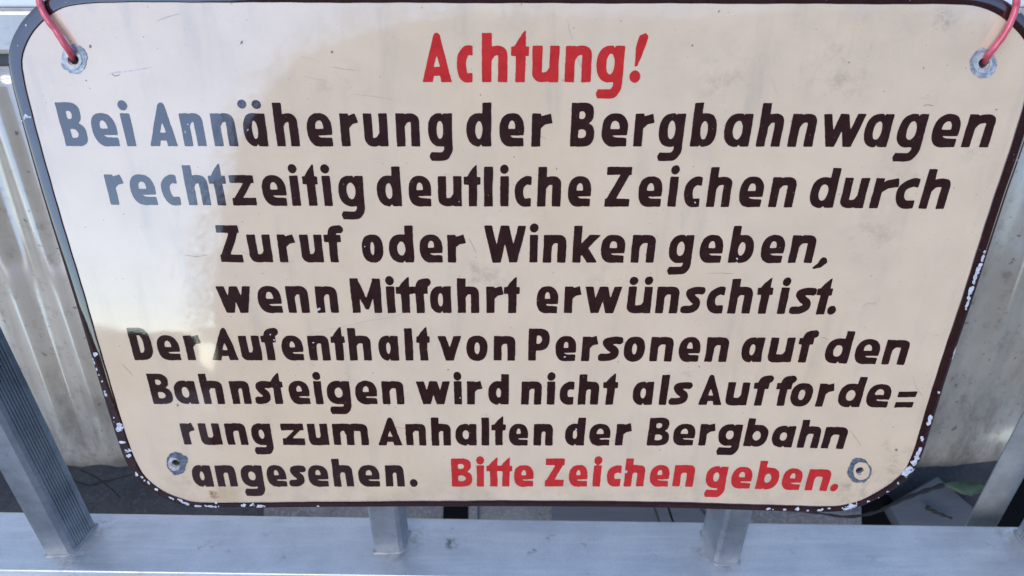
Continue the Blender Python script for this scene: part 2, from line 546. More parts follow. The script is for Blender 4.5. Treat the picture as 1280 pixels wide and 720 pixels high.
def rpart(name, v, f, mat, bev=0.0, smooth=False):
    o = mesh(name, [np.array(p) - RO for p in v], f, mat, rail, smooth=smooth)
    if bev:
        m = o.modifiers.new('bevel', 'BEVEL'); m.width = bev; m.segments = 3; m.limit_method = 'ANGLE'
    return o


def ext(a, b, xa, xb):
    a, b = np.array(a), np.array(b)
    d = (b - a) / (b[0] - a[0])
    return a + d * (xa - a[0]), a + d * (xb - a[0])


rl, rr_ = ext(B(0, 639.5), B(1280, 658), -1.0, 1.0)
fl_, fr_ = ext(B(0, 713), B(1280, 731), -1.0, 1.0)
dz = np.array([0, 0, -0.045])
v = [fl_, fr_, rr_, rl, fl_ + dz, fr_ + dz, rr_ + dz, rl + dz]
beam = rpart('bottom_beam', v, [(0, 1, 2, 3), (7, 6, 5, 4), (4, 5, 1, 0), (5, 6, 2, 1), (6, 7, 3, 2), (7, 4, 0, 3)], M_ALU_H, 0.0018)
# front lip of the beam, a step lower
lipz = np.array([0, 0, -0.012]); out = np.array([0, -0.016, 0])
a, b = fl_ + lipz, fr_ + lipz
v = [a + out, b + out, b, a, a + out + dz * .4, b + out + dz * .4, b + dz * .4, a + dz * .4]
rpart('beam_lip', v, [(0, 1, 2, 3), (7, 6, 5, 4), (4, 5, 1, 0), (5, 6, 2, 1), (6, 7, 3, 2), (7, 4, 0, 3)], M_ALU_H, 0.001)

TOPZ = -0.105


def post(fl, fr, rr, ribs=None, nrib=9, ztop=TOPZ, z0=None, weld=True, r=0.003, M=M_ALU_V):
    """upright of rectangular section: front-left, front-right, rear-right corners in the picture at its foot"""
    if z0 is None: z0 = -H_BEAM
    a, b, c = [on_plane(x, y, np.array([0, 0, z0]), ZZ) for x, y in (fl, fr, rr)]
    return post3(a, b, c, ribs, nrib, ztop, z0, weld, r, M)


def post3(a, b, c, ribs, nrib, ztop, z0, weld, r, M):
    d = a + (c - b)
    pts = []

    def edge(p, q, ribbed):
        e = (q - p); L = np.linalg.norm(e); e /= L
        nrm = np.array([e[1], -e[0], 0])
        if not ribbed:
            pts.append(p + e * r); pts.append(q - e * r)
            return
        pts.append(p + e * r)
        n = nrib
        s = (L - 4 * r) / n
        for i in range(n):
            x0 = 2 * r + i * s
            for (u, dd) in ((0.0, 0), (0.55, 0), (0.68, -0.0011), (0.88, -0.0011)):
                pts.append(p + e * (x0 + u * s) + nrm * dd)
        pts.append(q - e * r)
    edge(a, b, ribs == 'front'); edge(b, c, ribs == 'right'); edge(c, d, False); edge(d, a, ribs == 'left')
    rings = []
    for z in (z0 + 0.0, ztop):
        rings.append([np.array([p[0], p[1], z]) for p in pts])
    v, f = loft(rings)
    o = rpart('post', v, f, M, 0.0)
    if weld:
        loop = []
        ctr = (a + c) / 2
        for p, q in ((a, b), (b, c), (c, d), (d, a)):
            for k in range(8):
                loop.append(p + (q - p) * (k + 0.5) / 8)
        n = len(loop)
        vv, ff = [], []
        for i, p in enumerate(loop):
            o_ = (p - ctr); o_ /= np.linalg.norm(o_)
            wob = 0.0003 * math.sin(i * 2.3) + 0.0002 * math.sin(i * 5.1)
            for (du, dz_) in ((-0.0006, 0.0018), (0.0005, 0.0014), (0.0015, 0.0007), (0.0021, 0.0002)):
                vv.append(np.array([p[0], p[1], z0]) + o_ * (du + wob) + np.array([0, 0, dz_ + wob * .5]))
        for i in range(n):
            for k in range(3):
                A_, B_ = i * 4 + k, ((i + 1) % n) * 4 + k
                ff.append((A_, A_ + 1, B_ + 1, B_))
        rpart('weld_bead', vv, ff, M_WELD, smooth=True)
    return o


post((56, 696), (90, 693), (122, 655), ribs='right')
post((467, 692), (503, 690), (512, 664), ztop=-0.335)
post((893, 706), (925, 705), (906, 664), ztop=-0.335)
# right outer post, mirror of the left one: ribs on its left side
a = B(1304, 706); b = B(1345, 706); c = B(1318, 668); 
post3(B(1300, 706), B(1345, 706), B(1310, 664), 'left', 9, TOPZ, -H_BEAM, True, 0.003, M_ALU_V)
# flat bar standing behind the beam at right
zb = -H_BEAM - 0.05
post((1203, 664), (1243, 664), (1245, 656), None, ztop=TOPZ, z0=zb, weld=False, r=0.0015, M=M_STRUT)
# top rail above the picture and the hidden cross rail the sign leans on
rail_c = np.array([0, 0.497, -0.084])
v, f = tube([rail_c + XX * x for x in (-1.0, -0.3, 0.3, 1.0)], 0.017, 28)
rpart('top_rail', v, f, M_ALU_H, smooth=True)
cy = float(B(480, 691)[1])
zc = -0.36
pc = P0 + SUP * ((zc - P0[2]) / SUP[2])
v = [(-.5, pc[1] + .003, zc - .015), (.5, pc[1] + .003, zc - .015), (.5, cy, zc - .015), (-.5, cy, zc - .015),
     (-.42, pc[1] + .006, zc + .015), (.42, pc[1] + .006, zc + .015), (.42, cy, zc + .015), (-.42, cy, zc + .015)]
v = [(max(-.2, min(.2, p[0])), p[1] + 0.008 if p[1] < cy - .001 else p[1], p[2]) for p in v]
rpart('support_batten', v, [(3, 2, 1, 0), (4, 5, 6, 7), (0, 1, 5, 4), (1, 2, 6, 5), (2, 3, 7, 6), (3, 0, 4, 7)], M_ALU_H)

# grime marks on the beam and the right centre post are in the material; a few scuffs are real residue
# ------------------------------------------------------------------ 2D shape engine for the hand painted lettering
def seg_box(X, Y, p, q, w0, w1=None):
    """distance to a straight butt-ended stroke"""
    w1 = w0 if w1 is None else w1
    px, py = p; qx, qy = q
    L = math.hypot(qx - px, qy - py) + 1e-9
    ex, ey = (qx - px) / L, (qy - py) / L
    a = (X - px) * ex + (Y - py) * ey
    b = np.abs(-(X - px) * ey + (Y - py) * ex)
    hw = (w0 + (w1 - w0) * np.clip(a / L, 0, 1)) / 2
    dx = np.maximum(-a, a - L); dy = b - hw
    return np.minimum(np.maximum(dx, dy), 0) + np.hypot(np.maximum(dx, 0), np.maximum(dy, 0))


def disc(X, Y, c, r, ry=None):
    ry = r if ry is None else ry
    k = np.hypot((X - c[0]) / r, (Y - c[1]) / ry)
    return (k - 1) * min(r, ry)


def sell(X, Y, cx, cy, rx, ry, n=2.4):
    k = (np.abs((X - cx) / rx) ** n + np.abs((Y - cy) / ry) ** n) ** (1 / n)
    return (k - 1) * min(rx, ry)


def poly(X, Y, pts):
    pts = list(pts); n = len(pts)
    d = np.full(X.shape, 1e9); inside = np.zeros(X.shape, bool)
    for i in range(n):
        (ax, ay), (bx, by) = pts[i], pts[(i + 1) % n]
        ex, ey = bx - ax, by - ay
        wx, wy = X - ax, Y - ay
        t = np.clip((wx * ex + wy * ey) / (ex * ex + ey * ey + 1e-12), 0, 1)
        d = np.minimum(d, np.hypot(wx - ex * t, wy - ey * t))
        c = ((ay > Y) != (by > Y)) & (X < (bx - ax) * (Y - ay) / ((by - ay) if abs(by - ay) > 1e-12 else 1e-12) + ax)
        inside ^= c
    return np.where(inside, -d, d)


def stroke(X, Y, pts, w):
    ws = w if hasattr(w, '__len__') else [w] * len(pts)
    d = np.full(X.shape, 1e9)
    for i in range(len(pts) - 1):
        d = np.minimum(d, seg_box(X, Y, pts[i], pts[i + 1], ws[i], ws[i + 1]))
        if i: d = np.minimum(d, disc(X, Y, pts[i], ws[i] / 2))
    return d


def arcs(pts, sub=5):
    return [tuple(p) for p in catmull(pts, sub)]


def U(*a):
    r = a[0]
    for b in a[1:]: r = np.minimum(r, b)
    return r


def CUT(a, b): return np.maximum(a, -b)


def glyph(ch, X, Y, W, H, w, asc, desc):
    m = w / 2
    box = lambda x0, y0, x1, y1: poly(X, Y, [(x0, y0), (x1, y0), (x1, y1), (x0, y1)])
    stem = lambda x, y0, y1: box(x - m, y0, x + m, y1)

    def bowl(x0=0.0, x1=W, hw=1.0):
        outer = sell(X, Y, (x0 + x1) / 2, H / 2, (x1 - x0) / 2, H / 2 + .3, 2.35)
        return outer, sell(X, Y, (x0 + x1) / 2, H / 2, max(1.6, (x1 - x0) / 2 - w), H / 2 - w * 0.82, 2.1)

    def arch(x0, x1, top=H):
        c = arcs([(x0 + m * .3, H * .60), (x0 + (x1 - x0) * .28, H * .82), (x0 + (x1 - x0) * .60, H - m * .98), (x1 - m * 1.1, H * .80), (x1 - m, H * .58)], 6)
        return U(stroke(X, Y, c, w), stem(x1 - m, 0, H * .6))
    if ch in 'nh':
        return U(stem(m, 0, H if ch == 'n' else asc), arch(m * .6, W))
    if ch == 'm':
        k = (W + w * .9) / 2
        return U(stem(m, 0, H), arch(m * .6, k), arch(k - w, W))
    if ch in 'uü':
        X0, Y0 = X, Y
        def flip():
            XX_, YY_ = W - X0, H - Y0
            c = arcs([(m * .9, H * .60), (m * .6 + (W - m * .6) * .28, H * .82), (m * .6 + (W - m * .6) * .60, H - m * .98), (W - m * 1.1, H * .80), (W - m, H * .58)], 6)
            d = stroke(XX_, YY_, c, w)
            d = U(d, poly(XX_, YY_, [(W - w, 0), (W, 0), (W, H * .6), (W - w, H * .6)]))
            return U(d, poly(XX_, YY_, [(0, 0), (w, 0), (w, H), (0, H)]))
        d = flip()
        if ch == 'ü':
            d = U(d, disc(X, Y, (W * .18, asc * .935), m * 1.05), disc(X, Y, (W * .80, asc * .945), m * 1.05))
        return d
    if ch == 'r':
        arm = stroke(X, Y, [(m, H * .56), (m + (W - m) * .42, H * .80), (W - m * .30, H * .86)], [w * .75, w * 1.0, w * 1.08])
        return U(stem(m, 0, H), arm)
    if ch == 'o':
        a, b = bowl(); return CUT(a, b)
    if ch in 'aädg':
        a, b = bowl()
        d = U(a, stem(W - m, 0 if ch != 'g' else -H * .05, H if ch in 'aäg' else asc))
        d = CUT(d, b)
        if ch in 'ag': d = CUT(d, poly(X, Y, [(W - w * 1.25, H + 2), (W - w * .95, H + 2), (W - w * 1.08, H - w * .35)]))
        if ch in 'adä': d = CUT(d, poly(X, Y, [(W - w * 1.5, -2), (W - w * 1.0, -2), (W - w * 1.18, w * .30)]))
        if ch == 'ä':
            d = U(d, disc(X, Y, (W * .10, asc * .965), m * 1.05), disc(X, Y, (W * .72, asc * .955), m * 1.05))
        if ch == 'g':
            d = CUT(d, poly(X, Y, [(W * .15, -.6), (W - w * .9, -.3), (W - w * 1.05, -H * .10), (W * .1, -H * .1)]) )
            tail = arcs([(W - m, H * .15), (W - m, -H * .10), (W - m - W * .09, -H * .24), (W * .62, desc + m * .95), (W * .10, desc + m * .95)], 5)
            d = U(d, stroke(X, Y, tail, w * .98))
        return d
    if ch == 'b':
        a, b = bowl()
        d = CUT(U(a, stem(m, 0, asc)), b)
        return CUT(d, poly(X, Y, [(w * 1.35, -2), (w * .95, -2), (w * 1.12, w * .25)]))
    if ch == 'e':
        a = sell(X, Y, W / 2, H / 2, W / 2, H / 2 + .3, 2.35)
        a = U(a, box(W * .45, 0, W * .98, H * .24))
        eye = np.maximum(sell(X, Y, W * .5, H * .56, max(2, W / 2 - w * .98), H * .23, 2.2), H * .53 - Y)
        slit = poly(X, Y, [(W * .36, H * .335), (W * .55, H * .265), (W * 1.1, H * .255), (W * 1.1, H * .345), (W * .55, H * .335)])
        return CUT(CUT(a, eye), slit)
    if ch == 'c':
        c = arcs([(W * 1.0, H - m * 1.15), (W * .66, H - m), (m * 1.15, H * .68), (m * 1.05, H * .36), (W * .50, m * 1.05), (W * 1.0, m)], 6)
        d = stroke(X, Y, c, w)
        return np.maximum(d, X - W)
    if ch == 's':
        c = arcs([(W * 1.02, H - m * 1.02), (W * .60, H - m * .95), (W * .27, H * .77), (W * .45, H * .575), (W * .72, H * .43), (W * .72, H * .26), (W * .42, m * 1.0), (-W * .02, m * .95)], 6)
        return stroke(X, Y, c, w * .93)
    if ch == 't':
        cx = W * .54
        return U(stem(cx, 0, H * 1.02), poly(X, Y, [(cx - m * 1.4, H * .97), (cx + m, H * .97), (cx + m * 1.0, asc * 1.055), (cx + m * .55, asc * 1.02), (cx - m * .6, H * 1.15)]),
                 box(0, H * .72, W, H * .98))
    if ch == 'f':
        cx = W * .48
        c = arcs([(cx, H * .9), (cx, asc * .78), (cx + W * .12, asc - m * 1.15), (W * 1.0, asc - m * .9)], 5)
        return U(stem(cx, 0, H * .95), stroke(X, Y, c, w * .98), box(0, H * .73, W * .95, H * .99))
    if ch == 'i':
        return U(box(W / 2 - m, 0, W / 2 + m, H), disc(X, Y, (W / 2 - .2, asc * .935), m * 1.03, m * 1.12))
    if ch == 'l':
        return stem(W / 2, 0, asc)
    if ch == 'k':
        up = np.maximum(stroke(X, Y, [(m, H * .30), (W * .98, H * 1.12)], w), Y - H)
        dn = np.maximum(stroke(X, Y, [(W * .32, H * .62), (W - m * .75, -H * .12)], w * 1.05), -Y)
        return U(stem(m, 0, asc), up, dn)
    if ch in 'vwW':
        T = asc if ch == 'W' else H
        n = 1 if ch == 'v' else 2
        e = w * (0.95 if ch != 'W' else 0.93)
        if ch == 'v': k = [(m * 1.1, T), (W / 2, 0), (W - m * 1.1, T)]
        else: k = [(m * 1.1, T), (W * .305, 0), (W * .50, T), (W * .70, 0), (W - m * 1.1, T)]
        d = None
        for i in range(len(k) - 1):
            p, q = np.array(k[i]), np.array(k[i + 1])
            dd = (q - p) * .15
            s_ = seg_box(X, Y, tuple(p - dd), tuple(q + dd), e)
            d = s_ if d is None else U(d, s_)
        return np.maximum(np.maximum(d, Y - T), -Y)
    if ch in 'zZ':
        T = H if ch == 'z' else asc
        b = w * .92
        diag = poly(X, Y, [(0, b * .6), (w * .25, 0), (w * 1.25, b * .9), (W, T - b * .5), (W - w * .1, T), (W - w * 1.25, T - b)])
        return U(box(0, T - b, W, T), box(0, 0, W, b), diag)
    if ch == 'A':
        T = asc * 1.0
        p = poly(X, Y, [(0, 0), (W / 2 - m * .70, T - w * .25), (W / 2 - m * .3, T), (W / 2 + m * .3, T), (W / 2 + m * .70, T - w * .25), (W, 0)])
        cut1 = poly(X, Y, [(w * 1.08, -2), (w * 1.08 + W * .05, T * .13), (W - w * 1.08 - W * .05, T * .13), (W - w * 1.08, -2)])
        cut2 = poly(X, Y, [(W * .5 - m * .75, T * .31), (W * .5, T * .56), (W * .5 + m * .75, T * .31)])
        return CUT(CUT(p, cut1), cut2)
    if ch == 'B':
        T = asc
        up = U(box(0, T * .5, W * .5, T), sell(X, Y, W * .45, T * .755, W * .49, T * .25, 2.6))
        lo = U(box(0, 0, W * .55, T * .5), sell(X, Y, W * .45, T * .27, W * .55, T * .275, 2.7))
        d = np.maximum(U(up, lo), -X)
        h1 = np.maximum(sell(X, Y, W * .5 - w * .15, T * .715, max(1.8, W * .5 - w * .95), T * .095, 2.2), w * .92 - X)
        h2 = np.maximum(sell(X, Y, W * .5 - w * .1, T * .29, max(2.2, W * .52 - w * .85), T * .105, 2.2), w * .92 - X)
        return CUT(CUT(d, h1), h2)
    if ch == 'D':
        T = asc
        d = np.maximum(U(box(0, 0, W * .5, T), sell(X, Y, W * .42, T * .5, W * .58, T * .5, 2.6)), -X)
        return CUT(d, np.maximum(sell(X, Y, W * .42, T * .5, W * .58 - w * 1.0, T * .5 - w * .9, 2.6), w - X))
    if ch == 'P':
        T = asc
        d = np.maximum(U(stem(m, 0, T), box(0, T * .34, W * .5, T), sell(X, Y, W * .45, T * .66, W * .55, T * .34, 2.6)), -X)
        return CUT(d, np.maximum(sell(X, Y, W * .45, T * .66, W * .55 - w, T * .34 - w * .88, 2.3), w - X))
    if ch == 'M':
        T = asc
        return U(stem(m, 0, T), stem(W - m, 0, T), poly(X, Y, [(0, T), (w * .9, T), (W * .5, T * .42), (W - w * .9, T), (W, T), (W - m, T * .7), (W * .5 + m * .35, T * .1), (W * .5 - m * .35, T * .1), (m, T * .7)]))
    if ch == '.':
        return disc(X, Y, (W / 2, W / 2 - .2), W / 2)
    if ch == ',':
        return U(disc(X, Y, (W * .72, H * .08), w * .42), poly(X, Y, [(W * .98, H * .02), (W * .55, -H * .17), (W * .12, -H * .22), (W * .0, -H * .18), (W * .35, -H * .02), (W * .5, H * .14)]))
    if ch == '!':
        return U(disc(X, Y, (W * .32, w * .62), w * .58, w * .66),
                 poly(X, Y, [(W * .26, H * .42), (W * .42, H * .44), (W * .92, asc * .80), (W * 1.0, asc * .93), (W * .80, asc), (W * .42, asc * .95), (W * .22, asc * .7)]))
    if ch == '=':
        return U(box(0, H * .46, W, H * .70), box(0, 0, W, H * .235))
    raise ValueError(ch)


def contour_mesh(X, Y, D, to3, verts, faces):
    """fill the region D<0 of a grid with cells cut along the zero line"""
    ny, nx = D.shape
    vid = {}

    def V(key, x, y):
        if key not in vid:
            vid[key] = len(verts); verts.append(to3(x, y))
        return vid[key]
    ins = D < 0
    full = ins[:-1, :-1] & ins[1:, :-1] & ins[:-1, 1:] & ins[1:, 1:]
    anyc = ins[:-1, :-1] | ins[1:, :-1] | ins[:-1, 1:] | ins[1:, 1:]
    for j in range(ny - 1):
        i = 0
        row = full[j]
        while i < nx - 1:
            if row[i]:
                i0 = i
                while i < nx - 1 and row[i]: i += 1
                faces.append((V((i0, j), X[j, i0], Y[j, i0]), V((i, j), X[j, i], Y[j, i]), V((i, j + 1), X[j + 1, i], Y[j + 1, i]), V((i0, j + 1), X[j + 1, i0], Y[j + 1, i0])))
            else:
                if anyc[j, i]:
                    cs = [(i, j), (i + 1, j), (i + 1, j + 1), (i, j + 1)]
                    out = []
                    for k in range(4):
                        a, b = cs[k], cs[(k + 1) % 4]
                        da, db = D[a[1], a[0]], D[b[1], b[0]]
                        if da < 0: out.append(V(a, X[a[1], a[0]], Y[a[1], a[0]]))
                        if (da < 0) != (db < 0):
                            t = da / (da - db)
                            key = (min(a, b), max(a, b))
                            out.append(V(key, X[a[1], a[0]] * (1 - t) + X[b[1], b[0]] * t, Y[a[1], a[0]] * (1 - t) + Y[b[1], b[0]] * t))
                    if len(out) >= 3: faces.append(tuple(out))
                i += 1


def wobble(X, Y, amp, sc_):
    r = np.zeros(X.shape)
    for k in range(5):
        a = rng.uniform(0, 2 * math.pi); f_ = sc_ * rng.uniform(.6, 1.8)
        r += np.sin((X * math.cos(a) + Y * math.sin(a)) * f_ + rng.uniform(0, 6.3))
    return r * amp / 2.2


def interp(tab, x):
    return float(np.interp(x, [a for a, _ in tab], [b for _, b in tab]))


LINES = [
    dict(base=[(500, 102.5), (830, 102.7)], H=45.5, w=11.6, asc=61.5, desc=-20, words=[
        ("R", "@510 A 73 218 c 245 322 h 370 497 t 515 603 u 622 754 n 786 917 g 944 1078 ! 1108 1180")]),
    dict(base=[(60, 182.5), (900, 183), (1250, 184)], H=41, w=10.8, asc=54.5, desc=-17.8, words=[
        ("B", "@60 B 70 188 e 222 343 i 381 421"), ("B", "@60 A 513 650 n 669 779 n 822 938 ä 978 1092 h 1137 1250 @360 e 95 220 r 263 352 u 380 498 n 541 657 g 700 820"),
        ("B", "@360 d 893 1016 e 1057 1180 @640 r 99 203"), ("B", "@640 B 293 411 e 449 578 r 612 709 g 735 860 b 899 1022 a 1062 1195 @940 h 33 152 n 191 316 w 340 556 a 563 692 g 730 864 e 902 1037 n 1067 1204")]),
    dict(base=[(120, 255.5), (420, 257.3), (940, 258.5), (1180, 261)], H=37.5, w=10.4, asc=49.5, desc=-16.5, words=[
        ("B", "@120 r 57 146 e 174 296 c 330 411 h 452 563 t 572 655 z 675 794 e 832 950 i 975 1016 t 1038 1112 i 1136 1176 @420 g 12 138"),
        ("B", "@420 d 205 325 e 363 475 u 510 628 t 640 722 l 742 782 i 822 862 c 895 975 h 1008 1124 e 1160 1275"),
        ("B", "@700 Z 227 350 e 392 511 i 545 585 c 622 704 h 739 855 e 897 1016 n 1053 1174"), ("B", "@960 d 212 340 u 370 492 r 524 645 c 643 742 h 772 900")]),
    dict(base=[(250, 327.5), (1100, 328.6)], H=34.5, w=10.2, asc=46, desc=-14.5, words=[
        ("B", "@250 Z 96 207 u 243 357 r 393 480 u 505 613 f 625 712"), ("B", "@250 o 810 915 d 945 1068 e 1098 1213 @540 r 78 170"),
        ("B", "@540 W 258 470 i 488 530 n 557 670 k 705 830 e 845 965 n 998 1115"), ("B", "@800 g 145 263 e 300 414 b 450 567 e 607 721 n 752 873 , 868 946")]),
    dict(base=[(250, 390.7), (900, 391.4), (1050, 393)], H=33, w=10, asc=43, desc=-14, words=[
        ("B", "@250 w 88 263 e 290 408 n 435 542 n 580 688"), ("B", "@250 M 758 907 i 933 975 t 983 1066 @500 f 60 145 a 150 256 h 288 395 r 432 518 t 520 597"),
        ("B", "@500 e 683 790 r 822 905 w 920 1108 ü 1138 1257 @780 n 162 272 s 300 386 c 417 499 h 526 638 t 660 735"), ("B", "@780 i 776 816 s 848 940 t 955 1030 . 1027 1070")]),
    dict(base=[(140, 449.8), (640, 450.5), (880, 452), (1000, 452.6), (1140, 456)], H=30.5, w=9.7, asc=40, desc=-13, words=[
        ("B", "@140 D 98 203 e 228 336 r 368 450"), ("B", "@140 A 503 635 u 641 743 f 752 828 e 850 956 n 983 1087 t 1098 1167 @420 h 65 175 a 213 312 l 345 384 t 403 468"),
        ("B", "@420 v 508 628 o 653 757 n 789 896"), ("B", "@640 P 82 186 e 218 320 r 349 430 s 445 540 o 560 663 n 692 804 e 835 940 n 970 1080"),
        ("B", "@900 a 109 215 u 245 366 f 385 462"), ("B", "@900 d 528 650 e 676 796 n 822 938")]),
    dict(base=[(170, 504.5), (620, 505.2), (900, 506), (1000, 507.5), (1130, 509.3)], H=28.5, w=9.4, asc=37.5, desc=-12.5, words=[
        ("B", "@170 B 74 178 a 193 303 h 330 436 n 475 570 s 603 668 t 672 738 e 765 868 i 893 932 g 955 1070 e 1097 1205 @440 n 152 258"),
        ("B", "@440 w 320 493 i 511 548 r 575 652 d 682 784"), ("B", "@440 n 847 948 i 977 1013 c 1040 1109 h 1132 1233 @620 t 532 605"),
        ("B", "@620 a 685 785 l 820 858 s 880 965"), ("B", "@620 A 1010 1127 @850 u 232 342 f 362 440 f 475 553 o 555 662 r 688 766 d 793 912 e 935 1052 = 1088 1178")]),
    dict(base=[(210, 555.5), (530, 556.5), (900, 556.6), (970, 558.5), (1060, 561)], H=26.5, w=9.1, asc=34.5, desc=-11.5, words=[
        ("B", "@210 r 70 138 u 160 263 n 290 393 g 417 517"), ("B", "@210 z 570 680 u 702 800 m 825 1000"), ("B", "@450 A 93 212 n 229 330 h 357 454 a 478 582 l 607 645 t 657 728 e 745 840 n 869 964"),
        ("B", "@450 d 1026 1123 e 1147 1252 @750 r 80 157"), ("B", "@750 B 240 346 e 367 474 r 498 575 g 592 705 b 727 839 a 862 970 h 995 1099 n 1117 1230")]),
    dict(base=[(220, 608), (850, 607.8), (900, 609.6), (980, 611.5), (1040, 613.8)], H=26.3, w=9.1, asc=34.7, desc=-11.5, words=[
        ("B", "@220 a 82 179 n 202 300 g 325 435 e 455 550 s 573 640 e 662 760 h 786 884 e 913 1017 n 1047 1139 . 1168 1206"),
        ("R", "@540 B 98 200 i 223 260 t 273 338 t 334 400 e 409 508"), ("R", "@540 Z 566 659 e 685 778 i 805 845 c 875 944 h 963 1063 e 1090 1186 @780 n 248 351"),
        ("R", "@780 g 411 513 e 537 640 b 666 772 e 792 889 n 915 1027 . 1042 1080")]),
]

# ------------------------------------------------------------------ the sign
sign = empty('enamel_sign', SIGN_M)
tag(sign, 'cream enamel sign with brown border and brown and red German lettering, hung on red cords', 'sign')

inner_px = [(27, 85), (30, 62), (38, 44), (50, 30), (64, 16), (82, 7), (105, 4), (160, 2.5), (300, 2.5), (500, 3), (700, 3.5), (900, 4), (1080, 4.5), (1190, 5), (1222, 7), (1243, 14), (1262, 28), (1278, 45),
            (1287, 62), (1288, 85), (1281, 125), (1262, 188), (1244, 240), (1222, 310), (1196, 392), (1167, 480), (1148, 545), (1138, 574), (1127, 593), (1108, 607), (1088, 619), (1065, 629), (1043, 632.5),
            (1000, 632), (900, 629), (800, 626.6), (640, 625.4), (480, 625.8), (330, 627), (262, 627.5), (238, 626), (215, 619), (195, 608), (178, 592), (165, 566), (154, 532), (138, 480), (119, 414), (93, 326), (67, 240), (44, 155)]
inner = [S(x, y) for x, y in inner_px]
inner = catmull(inner, 6, closed=True)
# resample evenly
P = np.array(inner + [inner[0]])
dl = np.r_[0, np.cumsum(np.linalg.norm(np.diff(P, axis=0), axis=1))]
NR = 420
tt = np.linspace(0, dl[-1], NR, endpoint=False)
IN = np.stack([np.interp(tt, dl, P[:, 0]), np.interp(tt, dl, P[:, 1])], 1)
tan = np.roll(IN, -3, 0) - np.roll(IN, 3, 0)
tan /= np.linalg.norm(tan, axis=1)[:, None]
area = 0.5 * np.sum(IN[:, 0] * np.roll(IN[:, 1], -1) - np.roll(IN[:, 0], -1) * IN[:, 1])
NO = np.stack([tan[:, 1], -tan[:, 0]], 1) * (1 if area > 0 else -1)
BW = 0.0074 + 0.0012 * np.abs(NO[:, :1]) ** 1.5
for _ in range(3):
    IN = IN * .5 + (np.roll(IN, 1, 0) + np.roll(IN, -1, 0)) * .25

HOLES = [(92.5, 74.5), (1229, 79), (220, 578.5), (1074.5, 588)]
HR = 0.0034
hc = [S(*h) for h in HOLES]
pts = [Vector(p) for p in IN]
edges = [(i, (i + 1) % NR) for i in range(NR)]
for c in hc:
    b0 = len(pts)
    for k in range(24):
        q = 2 * math.pi * k / 24
        pts.append(Vector((c[0] + HR * math.cos(q), c[1] + HR * math.sin(q))))
    edges += [(b0 + k, b0 + (k + 1) % 24) for k in range(24)]
res = delaunay_2d_cdt(pts, edges, [], 1, 1e-7)
vv, ff = res[0], res[2]
fin = []
for f in ff:
    c = sum((np.array(vv[i]) for i in f), np.zeros(2)) / len(f)
    if all(np.linalg.norm(c - h) > HR * .9 for h in hc): fin.append(tuple(f))
def orient(vs, fs):
    o_ = []
    for f in fs:
        a, b, c = [np.array(vs[i][:2]) for i in f[:3]]
        cr = (b[0] - a[0]) * (c[1] - a[1]) - (b[1] - a[1]) * (c[0] - a[0])
        o_.append(f if cr > 0 else tuple(f[::-1]))
    return o_
mesh('sign_face', [(p[0], p[1], 0) for p in vv], orient(vv, fin), M_CREAM, sign)
# back
mesh('sign_back', [(p[0], p[1], -0.0022) for p in vv], [tuple(f[::-1]) for f in orient(vv, fin)], M_BACK, sign)
# hole walls
for c in hc:
    rings = [[np.array([c[0] + HR * math.cos(q), c[1] + HR * math.sin(q), z]) for q in np.linspace(0, 2 * math.pi, 24, endpoint=False)] for z in (0.0, -0.0022)]
    v, f = loft(rings, caps=False)
    mesh('hole_edge', v, f, M_ZINC, sign)
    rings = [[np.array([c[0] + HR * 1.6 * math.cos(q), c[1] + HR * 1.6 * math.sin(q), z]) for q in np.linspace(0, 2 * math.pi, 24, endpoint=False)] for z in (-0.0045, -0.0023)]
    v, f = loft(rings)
    mesh('hole_shade_disc', v, f, M_HOLE, sign)  # dark disc added behind each hole, painting the shade inside it
# border: raised roll, then bent back flange
wob = np.array([math.sin(i * .37) * .00012 + math.sin(i * 1.3) * .00008 for i in range(NR)])[:, None]
prof = [(-.0003, 0, -0.00005), (-.0002, 0, 0.0003), (0.0005, 0, 0.0004), (0, .35, 0.00045), (0, .65, 0.00045), (0, .88, 0.0002), (0, 1, -0.0006), (.0005, 1, -0.003), (.0004, 1, -0.007), (-.001, 1, -0.007)]
rings = []
for k, (d, e, z) in enumerate(prof):
    q = IN + NO * (d + e * BW + (wob if k < 3 else wob * .3))
    rings.append([np.array([p[0], p[1], z]) for p in q])
v, f = loft(rings, caps=False)
if area > 0: pass
mesh('border', v, f, M_BROWN, sign, smooth=True)

